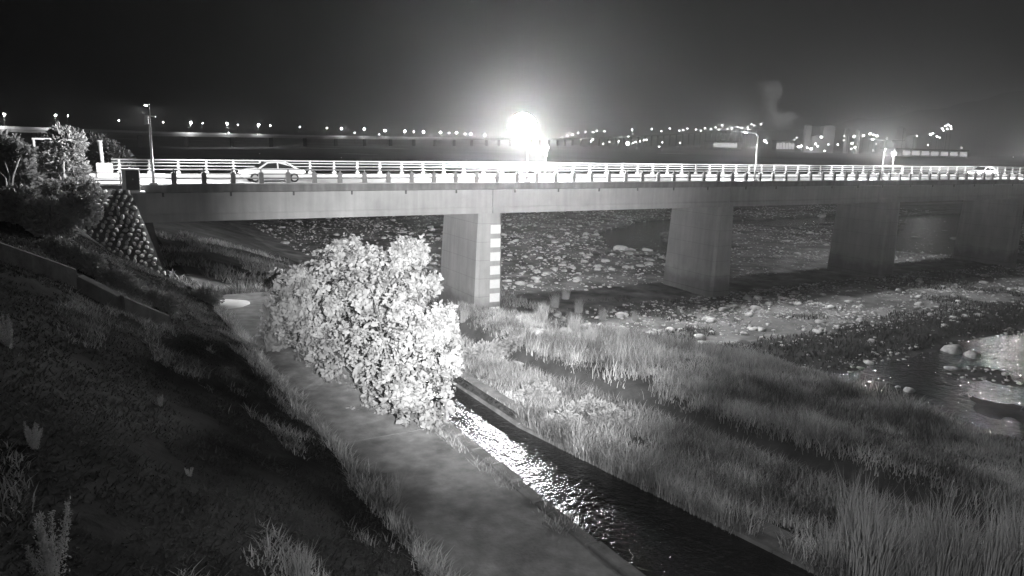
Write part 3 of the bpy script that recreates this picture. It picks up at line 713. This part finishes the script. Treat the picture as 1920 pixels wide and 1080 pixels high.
# silvergrass clumps one can count
def clump_mesh(seed, n, h, spread, lean, wd):
    global rng
    keep = rng; rng = np.random.default_rng(seed)
    a = rng.random(n)*6.283; r_ = spread*np.sqrt(rng.random(n)); P = np.stack([r_*np.cos(a), r_*np.sin(a), -.1*np.ones(n)], 1)
    V, F = blades(P, h*(.55+.5*rng.random(n)), wd*(.7+.6*rng.random(n)), lean); me = make_mesh('grass_clump', V, F, 'silvergrass'); rng = keep; return me
clm = [clump_mesh(200+i, 200, 1.0, .24, .38, .013) for i in range(6)]
def clump(loc, h, label, group=None, wide=1.0, m=None):
    o = link('silvergrass_clump', m or random.choice(clm), None, loc, (0, 0, random.random()*6.28), (h*wide, h*wide, h)); return tag(o, label, 'grass clump', group)
G1 = 'tall silvergrass clumps by the ditch'
for px, py in [(1600, 1050), (1610, 1075), (1650, 1085), (1690, 1070), (1730, 1085), (1770, 1080), (1650, 1040), (1810, 1090), (1850, 1085), (1890, 1075), (1915, 1090), (1720, 1045), (1780, 1110), (1870, 1120), (1560, 1100), (1620, 1130), (1700, 1130)]:
    p = at_z(px, py, 6.2); clump((p.x, p.y, gz(p.x, p.y)), 1.5+1.1*random.random(), 'tall silvergrass clump on the bank where the ditch bends from the channel', G1, .75)
p = at_z(735, 952, 7.0); clump((p.x, p.y, gz(p.x, p.y)), 1.15, 'lone grass clump sprouting on the edge of the pale path', None, .8)
p = on_slope(555, 1068, .1); clump((p.x, p.y, gz(p.x, p.y)), .55, 'low grass clump on the embankment below the lone path clump', None, 1.5)
G2 = 'grass clumps around the first pier'
for px, py, h in [(1015, 600, 1.5), (1040, 575, 1.7), (1075, 620, 1.4), (1105, 650, 1.4), (1130, 600, 1.4), (1165, 640, 1.1), (1085, 585, 1.6), (1190, 600, 1.2), (870, 600, 1.0), (850, 610, .9), (1060, 560, 1.5), (980, 640, .8)]:
    p = on_slope(px, py, .05); clump((p.x, p.y, gz(p.x, p.y)), h, 'tall grass clump growing at the foot of the marked pier', G2, .9)
for px, py, h, lb in [(95, 1085, .95, 'tall feathery weed standing on the lower embankment slope'), (62, 838, .42, 'pale feathery weed higher up the embankment slope'), (16, 650, .75, 'weed clump near the thick coping on the embankment'),
                      (300, 760, .25, 'tiny weed tuft alone on the bare embankment slope'), (355, 890, .16, 'small round weed low on the bare embankment slope')]:
    p = on_slope(px, py, .05); b = Vector((p.x, p.y, gz(p.x, p.y)))
    o = tag(empty('feathery_weed', b), lb, 'weed')
    stems = MB(); tips = []
    for q in range(9):
        a = random.random()*6.28; l_ = h*(.55+.5*random.random()); sp = .18*h*random.random()+.03
        pts = [(sp*.2*math.cos(a), sp*.2*math.sin(a), -.05), (sp*math.cos(a), sp*math.sin(a), l_*.55), (sp*1.5*math.cos(a), sp*1.5*math.sin(a), l_)]
        stems.tube(pts, [.007*h, .005*h, .002*h], 5); tips.append((Vector(pts[0]), Vector(pts[1]), Vector(pts[2])))
    stems.build('stems', 'silvergrass', o)
    P = []
    for q in range(2600):
        a_, b_, c_ = random.choice(tips); t = random.random()**.8
        w0 = a_.lerp(b_, min(1, t*1.8)) if t < .55 else b_.lerp(c_, (t-.55)/.45)
        P.append(np.array(w0)+rng.normal(size=3)*.045*h*(1.25-t))
    P = np.array(P); D = unit(len(P)); D[:, 2] += .7; D /= np.linalg.norm(D, axis=1, keepdims=True)
    V, F = leaf_arrays(P, D, .035*h**.5*(.5+.9*rng.random(len(P))), .3); link('leaves', make_mesh('leaves', V, F, 'silvergrass'), o)

# ------------------------------------------------------------------ boulders and cobbles of the river bed
rk = [rock_mesh('boulder', 'rock', 300+i, 2, .3, .62) for i in range(7)]
rs = [rock_mesh('cobble', 'rock', 400+i, 1, .3, .6) for i in range(7)]
def gravel_ok(x, y):
    n = fbm(x*.12+4, y*.12, 3)
    tx = toe_x(y); z = height(x, y)
    k = (x > np.maximum(tx+1.5, 22)) & (z > WATER-.10)
    near_dark = (y < 39+3*n) & (y > 35)
    pr = np.where(near_dark, .12, 1.0)*np.where(z < WATER+.1, .5, 1)*np.clip(.75+1.3*n, .1, 1)
    return k & (rng.random(len(x)) < pr)
GB_ = 'boulders scattered over the stony river bed'
nb_ = 0; bl = 'pale rounded boulder lying on the stony river bed'
for px, py, s in [(1790, 652, 1.0), (1826, 662, .85), (1380, 303, 0)][:2]:
    p = at_z(px, py, 1.0); o = link('boulder', rk[nb_ % 7], None, (p.x, p.y, max(gz(p.x, p.y), WATER-.1)+.12), (0, 0, nb_*1.3), (s, s*.85, s)); nb_ += 1
    tag(o, ['broad pale boulder in the river shallows beside an upright one', 'upright pale boulder in the river shallows beside a broad one'][nb_-1], 'boulder')
for px, py, s in [(970, 687, .45), (1005, 625, .6), (1060, 622, .55), (1030, 640, .5), (1090, 655, .45), (985, 600, .6), (1045, 590, .6)]:
    p = on_slope(px, py, .1); o = link('boulder', rk[nb_ % 7], None, (p.x, p.y, gz(p.x, p.y)+.12*s), (0, 0, nb_*1.3), (s, s*.8, s)); nb_ += 1
    tag(o, 'boulder of the rubble heap among grass clumps near the marked pier', 'boulder', 'rubble near the marked pier')
for px, py, s in [(1717, 442, .7), (1795, 446, 1.1), (1745, 455, .5), (1770, 430, .5), (1540, 405, .9), (1165, 467, 1.0), (1185, 466, .8), (1215, 466, .9)]:
    p = at_z(px, py, .95); o = link('boulder', rk[nb_ % 7], None, (p.x, p.y, max(gz(p.x, p.y), WATER-.2)+.1), (0, 0, nb_*1.7), (s*1.2, s, s)); nb_ += 1
    tag(o, 'pale boulder standing in the stream seen between the piers', 'boulder', 'boulders in the stream behind the bridge')
bx = rng.random(9000)*110+24; by = rng.random(9000)*110+27; ok = gravel_ok(bx, by) & ((by < 53) | (by > 66))
bx, by = bx[ok], by[ok]
d_ = np.hypot(bx, by); vis = np.array([0 < (960+FPX*((Vector((a, b, 1))-CAMPOS).dot(Rt))/((Vector((a, b, 1))-CAMPOS).dot(Fw))) < 1930 for a, b in zip(bx, by)])
bx, by, d_ = bx[vis], by[vis], d_[vis]
sz = .12+.40*rng.random(len(bx))**5; order = np.argsort(-(sz/d_))[:282]
for i in order:
    s = sz[i]; o = link('boulder', rk[i % 7], None, (bx[i], by[i], gz(bx[i], by[i])+.18*s), (0, 0, random.random()*6.28), (s*1.25, s, s)); tag(o, bl, 'boulder', GB_)
# the rest: cobbles, one mass
def cobbles(name, label, n, x0, x1, y0, y1, smin, smax):
    X_ = rng.random(n)*(x1-x0)+x0; Y_ = rng.random(n)*(y1-y0)+y0; k = gravel_ok(X_, Y_); X_, Y_ = X_[k], Y_[k]; n = len(X_)
    Zc = height(X_, Y_); Vs = []; Fs = []; off = 0
    base = []
    for m_ in rs:
        v = np.empty(len(m_.vertices)*3, np.float32); m_.vertices.foreach_get('co', v); f = np.empty(len(m_.polygons)*3, np.int32); m_.polygons.foreach_get('vertices', f)
        base.append((v.reshape(-1, 3), f.reshape(-1, 3)))
    S = smin+(smax-smin)*rng.random(n)**3; A = rng.random(n)*6.28; wh = rng.integers(0, 7, n)
    for b in range(7):
        ii = np.where(wh == b)[0]; v, f = base[b]; c, s_ = np.cos(A[ii]), np.sin(A[ii])
        vv = np.stack([v[None, :, 0]*c[:, None]-v[None, :, 1]*s_[:, None], v[None, :, 0]*s_[:, None]+v[None, :, 1]*c[:, None], np.repeat(v[None, :, 2], len(ii), 0)], -1)*S[ii][:, None, None]
        vv += np.stack([X_[ii], Y_[ii], Zc[ii]+.1*S[ii]], 1)[:, None, :]
        Vs.append(vv.reshape(-1, 3)); Fs.append((f[None]+(np.arange(len(ii))*len(v))[:, None, None]).reshape(-1, 3)+off); off += vv.shape[0]*vv.shape[1]
    return tag(link(name, make_mesh(name, np.concatenate(Vs), np.concatenate(Fs), 'rock', False)), label, 'stones', kind='stuff')
cobbles('bed_cobbles', 'countless pale cobbles covering the river bed in front of the bridge', 19000, 24, 120, 26, 56, .05, .22)
cobbles('far_cobbles', 'countless pale cobbles covering the river bed behind the bridge piers', 22000, 24, 180, 62, 140, .07, .26)

# ------------------------------------------------------------------ the far viaduct, its lamps, the plant and the hills
def far(px, py, d): return at_depth(px, py, d)
VP = [(-260, 229, 320), (0, 238, 420), (300, 248, 560), (600, 254.5, 760), (900, 259, 1080), (1080, 259, 1500), (1250, 252, 2000), (1420, 240.5, 2700)]
vpts = [far(*p) for p in VP]
via = tag(empty('far_viaduct', (vpts[2].x, vpts[2].y, 1)), 'long far viaduct lined with street lamps crossing beyond the bridge', 'viaduct')
vo = Vector(via.location)
for a, b in zip(vpts[:-1], vpts[1:]):
    t = (b-a); s = Vector((-t.y, t.x, 0)).normalized()*6; up = Vector((0, 0, 1)); k = (a-CAMPOS).length/700
    V = [];
    for c in (a, b): V += [c-s-up*2.6-vo, c+s-up*2.6-vo, c+s-up*1.0-vo, c-s-up*1.0-vo]
    MB().add(V, [(0, 1, 2, 3), (7, 6, 5, 4), (0, 4, 5, 1), (1, 5, 6, 2), (2, 6, 7, 3), (3, 7, 4, 0)]).build('deck', 'far_wall', via)
    V = [];
    for c in (a, b): V += [c-s-up*1.0-vo, c-s*.94-up*1.0-vo, c-s*.94+up*.5-vo, c-s+up*.5-vo]
    MB().add(V, [(0, 1, 2, 3), (7, 6, 5, 4), (0, 4, 5, 1), (1, 5, 6, 2), (2, 6, 7, 3), (3, 7, 4, 0)]).build('parapet', 'white_paint' if (a-CAMPOS).length < 1000 else 'far_wall', via)  # whiter colour on the near stretch stands in for lamplight on the parapet
    n = int(t.length/45)
    for q in range(n):
        c = a+t*(q+.5)/n
        MB().box((c.x-1.4-vo.x, c.y-1.4-vo.y, -vo.z), (c.x+1.4-vo.x, c.y+1.4-vo.y, c.z-2.61-vo.z)).build('viaduct_pier', 'hill', via)
def via_at(px):
    for (p0, p1), (a, b) in zip(zip(VP[:-1], VP[1:]), zip(vpts[:-1], vpts[1:])):
        if p0[0] <= px <= p1[0]:
            lo_, hi_ = 0.0, 1.0
            for _ in range(30):
                mid = (lo_+hi_)/2; c = a+(b-a)*mid; v = c-CAMPOS; x = 960+FPX*v.dot(Rt)/v.dot(Fw)
                if x < px: lo_ = mid
                else: hi_ = mid
            return a+(b-a)*lo_, (b-a).normalized()
    return vpts[-1], (vpts[-1]-vpts[-2]).normalized()
def far_lamp(px, py, label, group, mname='far_glow', size=.5, side=-1, dd=None):
    c, t = via_at(px); s = Vector((-t.y, t.x, 0)).normalized()
    d = (c-CAMPOS).dot(Fw)+((-13.0 if px < 950 else -6.0) if side < 0 else 6.0)
    hd = far(px, py, d); base = Vector((hd.x, hd.y, 0)); base = c - s*5.6 if side < 0 else c + s*5.6
    base = Vector((hd.x, hd.y, (c.z if side < 0 else c.z-1.0)))
    h = max(1.5, hd.z-base.z); o = tag(empty('highway_lamp', base), label, 'street lamp', group)
    k = d/700
    link('pole', MB().tube([(-.5*k, 0, -1.2), (-.5*k, 0, h+.1)], [.22*k, .13*k], 6).mesh('pole', 'galvanised'), o)
    link('arm', MB().box((-.5*k, -.08*k, h+.1), (.6*k, .08*k, h+.3*k+.1)).mesh('arm', 'galvanised'), o)
    link('lamp_glass', MB().sphere((0, 0, h), size*k, 8, 6, .8).mesh('lamp_glass', mname, True), o)
    if side < 0 and px < 900: spot('lamp_light', o, (0, 0, h-size*k-.2), (0, 0, -1), 13000, 155, .3, .4)
    return o
GL = 'street lamps along the far viaduct'; lab_b = 'bright street lamp on the far viaduct'; lab_d = 'faint street lamp on the far side of the viaduct'
for px, py in [(8, 214), (104, 216), (358, 230), (426, 232), (485, 234), (640, 241), (683, 242), (722, 245), (759, 246), (794, 247), (826, 248), (856, 249), (883, 251), (909, 253)]: far_lamp(px, py, lab_b, GL, 'far_glow', .95)
for px, py in [(127, 217), (223, 226), (306, 229), (380, 231), (446, 234), (507, 235), (562, 238), (613, 240), (776, 247), (842, 249), (872, 251)]: far_lamp(px, py, lab_d, GL+' far side', 'far_glow', .42, 1)
for px, py in [(1054, 262), (1064, 255), (1074, 252), (1084, 249), (1098, 247), (1112, 248), (1119, 245), (1133, 246), (1185, 243), (1222, 242), (1240, 246), (1256, 241), (1274, 245), (1281, 244), (1289, 241), (1305, 243), (1314, 245), (1322, 240), (1333, 242), (1342, 239), (1348, 243), (1354, 235), (1364, 242), (1372, 241), (1383, 238), (1391, 240), (1402, 239), (1409, 233), (1414, 235), (1427, 233)]:
    far_lamp(px, py, 'small bright lamp where the viaduct climbs towards the plant', 'lamps on the climbing end of the viaduct', 'end_glow', .9)

# lights scattered over the far plain
def plain_light(px, py, label, group, size, mname='plant_glow', d=None):
    q = pixdir(px, py); d = d or (600 if py > 290 else 900)
    hd = far(px, py, d); o = tag(empty('far_lamp', (hd.x, hd.y, gz(hd.x, hd.y))), label, 'lamp', group); h = max(1.0, hd.z-gz(hd.x, hd.y)); k = d/700
    link('pole', MB().tube([(0, 0, -.3), (0, 0, h-.1)], .15*k, 6).mesh('pole', 'dark_steel'), o)
    link('lamp_glass', MB().sphere((0, 0, h), size*k, 8, 6).mesh('lamp_glass', mname, True), o); return o
plain_light(1177, 269, 'brightest lamp on the plain between the dazzling lamp and the plant', None, 1.7, d=1100)
for px, py in [(1160, 265), (1187, 268), (1192, 266), (1200, 265), (1207, 263), (1212, 262), (1108, 265), (1112, 262), (1131, 270), (1143, 266), (1178, 256), (1236, 275), (1242, 267), (1275, 268), (429, 249), (665, 249), (711, 252)]:
    plain_light(px, py, 'small lamp scattered low on the plain beneath the viaduct', 'lamps on the plain', .55, d=950)
for px, py in [(640, 298), (487, 288)]: plain_light(px, py, 'dim lamp on the flats just above the white railing', 'dim lamps on the flats', .35, 'dim_glow', 420)
for px, py, a, b in [(660, 286, 70, 3.0), (690, 287, 36, 3), (430, 265, 60, 6), (380, 264, 60, 5), (245, 266, 50, 5), (600, 277, 90, 4), (740, 278, 60, 4), (1260, 268, 60, 4)]:
    p = at_z(px, py, 1.6) if py > 275 else far(px, py, 900); p.z = gz(p.x, p.y)-.05
    d = (p-CAMPOS).length; wdt = a*d/FPX/2
    tag(link('sand_bar', rock_mesh('sand_bar', 'pale_sand', int(px), 2, .2, .12), None, p, (0, 0, R(-30)), (wdt, wdt*.6, min(2.5, b*d/FPX*1.2))), 'low pale sand bar on the dark plain beyond the bridge', 'sand bar', 'sand bars on the plain')

# plant: towers, silos, sheds and floodlights
def plant_box(name, x0, x1, ytop, ybot, d, depth, label, m='far_wall', parts=None, cat='building'):
    a = far(x0, ybot, d); b = far(x1, ybot, d); t = far((x0+x1)/2, ytop, d); c = (a+b)/2; wd = (b-a).length; base = gz(c.x, c.y)
    o = tag(empty(name, (c.x, c.y, base), math.atan2(b.y-a.y, b.x-a.x)), label, cat); return o, wd, t.z-base, c.z-base
PD = 1450
def building(name, x0, x1, ytop, ybot, label, roof='flat', d=PD, nwin=0, cat='building'):
    o, wd, h, h0 = plant_box(name, x0, x1, ytop, ybot, d, 0, label, cat=cat); dp = max(10, wd*.7)
    link('wall', MB().box((-wd/2, 0, -1), (wd/2, dp, h)).mesh('wall', 'far_wall'), o)
    if roof == 'gable': link('roof', MB().prism([(-wd/2-1, h+.01), (wd/2+1, h+.01), (0, h+wd*.16)], -1, dp+1, 'y').mesh('roof', 'far_wall'), o)
    else: link('roof', MB().box((-wd/2-.6, -.6, h+.01), (wd/2+.6, dp+.6, h+1.2)).mesh('roof', 'hill'), o)
    for q in range(nwin):
        xx = -wd/2+wd*(q+.5)/nwin
        link('window', MB().box((xx-wd/nwin*.36, -.3, max(1, h*.25)), (xx+wd/nwin*.36, -.003, h*.8)).mesh('window', 'dim_glow'), o)
    return o
def silo(x0, x1, ytop, ybot, label, d=PD, lean=0):
    o, wd, h, h0 = plant_box('silo', x0, x1, ytop, ybot, d, 0, label, cat='silo'); r_ = wd/2
    link('barrel', MB().tube([(0, r_, -1), (0, r_, h-r_*.5)], r_, 16).mesh('barrel', 'far_wall', True), o)
    link('cone_roof', MB().tube([(0, r_, h-r_*.5+.01), (0, r_, h)], [r_*1.03, r_*.3], 16).mesh('cone_roof', 'far_wall', True), o)
    link('ladder', MB().box((-.6, -.8, 0), (.6, -.02, h-r_*.5)).mesh('ladder', 'dark_steel'), o)
    return o
silo(1683, 1698, 237, 272, 'tall slender plant tower beside the squat silo', lean=1)
building('plant_block', 1677, 1694, 264, 276, 'small pale block at the foot of the slender plant tower')
silo(1703, 1720, 252, 275, 'squat pale silo right beside the slender plant tower')
building('plant_shed', 1656, 1674, 267, 276, 'low plant shed next to the white lamp post', 'gable')
building('long_hall', 1690, 1815, 281.5, 290, 'long low hall with a row of lit bays below the silos', 'flat', 1300, 7)
building('plant_tower', 1507, 1518, 236, 282, 'dim plant tower under the smoke plume')
building('plant_tower', 1540, 1562, 238, 284, 'broad dim plant tower among the floodlights', 'gable')
silo(1583, 1592, 240, 276, 'dim narrow silo between plant floodlights')
silo(1604, 1613, 243, 276, 'dim narrow silo nearest the cluster of plant floodlights')
building('plant_shed', 1520, 1542, 256, 284, 'gabled plant shed lit by floodlights below the plume', 'gable')
building('far_hall', 1330, 1390, 266, 271, 'flat far hall with a pale lit front left of the plant', 'flat', 1700, 1)
building('row_house', 1455, 1490, 265, 277, 'far building with a row of small lit windows', 'flat', 1500, 6)
def flood(px, py, size, d=PD-25, mname='plant_glow', energy=0, label='floodlight burning among the plant buildings', grp='plant floodlights'):
    hd = far(px, py, d); b = gz(hd.x, hd.y); o = tag(empty('plant_floodlight', (hd.x, hd.y, b)), label, 'floodlight', grp)
    link('mast', MB().tube([(0, 0, -.5), (0, 0, hd.z-b-.3)], .3, 6).mesh('mast', 'dark_steel'), o)
    link('lamp_glass', MB().sphere((0, 0, hd.z-b), size*1.8, 8, 6, .8).mesh('lamp_glass', mname, True), o)
    if energy:
        l = bpy.data.lights.new('floodlight_light', 'POINT'); l.energy = energy*.02; l.shadow_soft_size = 1.5; q = bpy.data.objects.new('floodlight_light', l); C.objects.link(q); q.parent = o; q.location = (0, -3, hd.z-b)
    return o
for px, py, s, e in [(1434, 264, 1.3, 2e5), (1438, 268, .8, 0), (1498, 275, 1.5, 6e5), (1503, 273, .9, 0), (1514, 277, .9, 0), (1521, 279, 1.3, 4e5), (1529, 270, 1.0, 0), (1533, 274, 1.0, 0), (1540, 257, 1.3, 5e5), (1553, 271, .7, 0), (1571, 271, .8, 0),
                     (1546, 283, .8, 0), (1583, 255, .6, 0), (1582, 263, .6, 0), (1601, 256, 1.1, 3e5), (1597, 269, 1.0, 0), (1603, 276, 1.1, 0), (1596, 279, .7, 0), (1619, 254, .9, 0), (1631, 251, 1.1, 5e5), (1638, 253, 1.0, 0), (1645, 255, 1.1, 0), (1643, 270, .6, 0),
                     (1663, 260, .6, 0), (1490, 262, .5, 0), (1745, 252, 1.2, 4e5), (1749, 250, .8, 0), (1757, 256, 1.0, 0), (1762, 258, .7, 0), (1740, 272, .7, 0), (1767, 241, .8, 3e5), (1773, 236, .8, 0), (1778, 234, 1.0, 0), (1783, 237, .9, 0), (1776, 242, .9, 0), (1784, 242, .7, 0), (1769, 245, .7, 0), (1719, 255, .8, 1e5), (1803, 277, .6, 0), (1900, 295, .25, 0), (1637, 282, .6, 0)]:
    flood(px, py, s, energy=e)
for px, py, s in [(1516, 120, .8), (1556, 135, .6), (1652, 194, 1.0), (1660, 194, 1.0), (1670, 196, 1.2), (1692, 199, .9), (1698, 200, 1.1), (1600, 190, .35), (1570, 190, .35)]:
    flood(px, py, s*1.3, 3300, 'dim_glow', 0, 'faint light on the dark hillside above the plant', 'lights on the hillside')

# hills behind the plant
HX = np.linspace(900, 3400, 140); HS = []
def ridge(px): return 262 - 20*sstep(1100, 1500, px) - 38*sstep(1450, 1800, px) - 60*sstep(1700, 1950, px)*.62 - 60*sstep(1900, 2600, px) + 7*fbm(np.array(px)*.02, np.array(px)*0+.5, 4)
rows_ = []
for d, fr in ((3100, 0), (3600, .55), (4200, 1.0), (5200, .3)):
    row = []
    for px in HX:
        top = far(px, float(ridge(px)), 4200); g0 = far(px, 300, d); row.append((g0.x, g0.y, 1+(max(0, top.z-1))*fr*(1+.08*float(fbm(px*.05, d*.01)))))
    rows_.append(row)
V = np.array(rows_).reshape(-1, 3); n1 = len(HX); i = np.arange(4*n1).reshape(4, n1)
F = np.stack([i[:-1, :-1], i[1:, :-1], i[1:, 1:], i[:-1, 1:]], -1).reshape(-1, 4)
tag(link('hills', make_mesh('hills', V, F, 'hill', True)), kind='structure')

# smoke plume
sm = bpy.data.materials.new('smoke'); sm.use_nodes = True; nt = sm.node_tree; nt.nodes.remove(nt.nodes['Principled BSDF'])
pv = nt.nodes.new('ShaderNodeVolumePrincipled'); pv.inputs['Color'].default_value = (.95, .95, .95, 1); pv.inputs['Density'].default_value = .026
nt.links.new(pv.outputs[0], nt.nodes['Material Output'].inputs['Volume']); MATS['smoke'] = sm
mb = MB()
bm = bmesh.new()
for px, py, r_ in [(1500, 240, 7), (1494, 230, 11), (1482, 224, 15), (1466, 228, 15), (1455, 222, 14), (1447, 208, 11), (1440, 194, 11), (1444, 180, 12), (1436, 166, 15), (1450, 163, 16), (1458, 172, 12), (1428, 160, 9), (1470, 232, 12), (1505, 236, 9), (1488, 236, 12), (1452, 214, 9), (1434, 176, 9), (1446, 154, 9), (1520, 240, 8)]:
    c = far(px, py, PD+60); rr = r_*(PD+60)/FPX
    bmesh.ops.create_icosphere(bm, subdivisions=3, radius=rr, matrix=Matrix.Translation(c))
me = bpy.data.meshes.new('smoke_plume'); bm.to_mesh(me); bm.free(); me.materials.append(sm)
so = tag(link('smoke_plume', me), 'pale smoke plume drifting up from the plant chimney', 'smoke', kind='stuff')
rm = so.modifiers.new('merge', 'REMESH'); rm.mode = 'VOXEL'; rm.voxel_size = 2.5
ds = so.modifiers.new('billow', 'DISPLACE'); tx_ = bpy.data.textures.new('billow', 'CLOUDS'); tx_.noise_scale = 7; tx_.noise_depth = 4; ds.texture = tx_; ds.strength = 15; ds.texture_coords = 'GLOBAL'

fl = flood(1494, 258, .6, label='added upward lamp that brightens the smoke plume', grp=None)
spot('plume_fill_beam', fl, (0, -2, at_depth(1494, 258, PD-25).z-fl.location.z+1.5), at_depth(1452, 195, PD+60)-at_depth(1494, 258, PD-25), 7e5, 56, .8, 1.0)  # lamp and beam added only to make the smoke show

# ------------------------------------------------------------------ air volume added to spread a glow around the lamps
hm = bpy.data.materials.new('glow_haze'); hm.use_nodes = True; nt = hm.node_tree; nt.nodes.remove(nt.nodes['Principled BSDF'])
pv = nt.nodes.new('ShaderNodeVolumePrincipled'); pv.inputs['Color'].default_value = (.9, .9, .9, 1); pv.inputs['Density'].default_value = .00055; pv.inputs['Anisotropy'].default_value = .84
nt.links.new(pv.outputs[0], nt.nodes['Material Output'].inputs['Volume']); MATS['glow_haze'] = hm
tag(MB().box((-9400, -9400, -30), (9400, 9400, 900)).build('glow_haze', 'glow_haze'), kind='stuff')
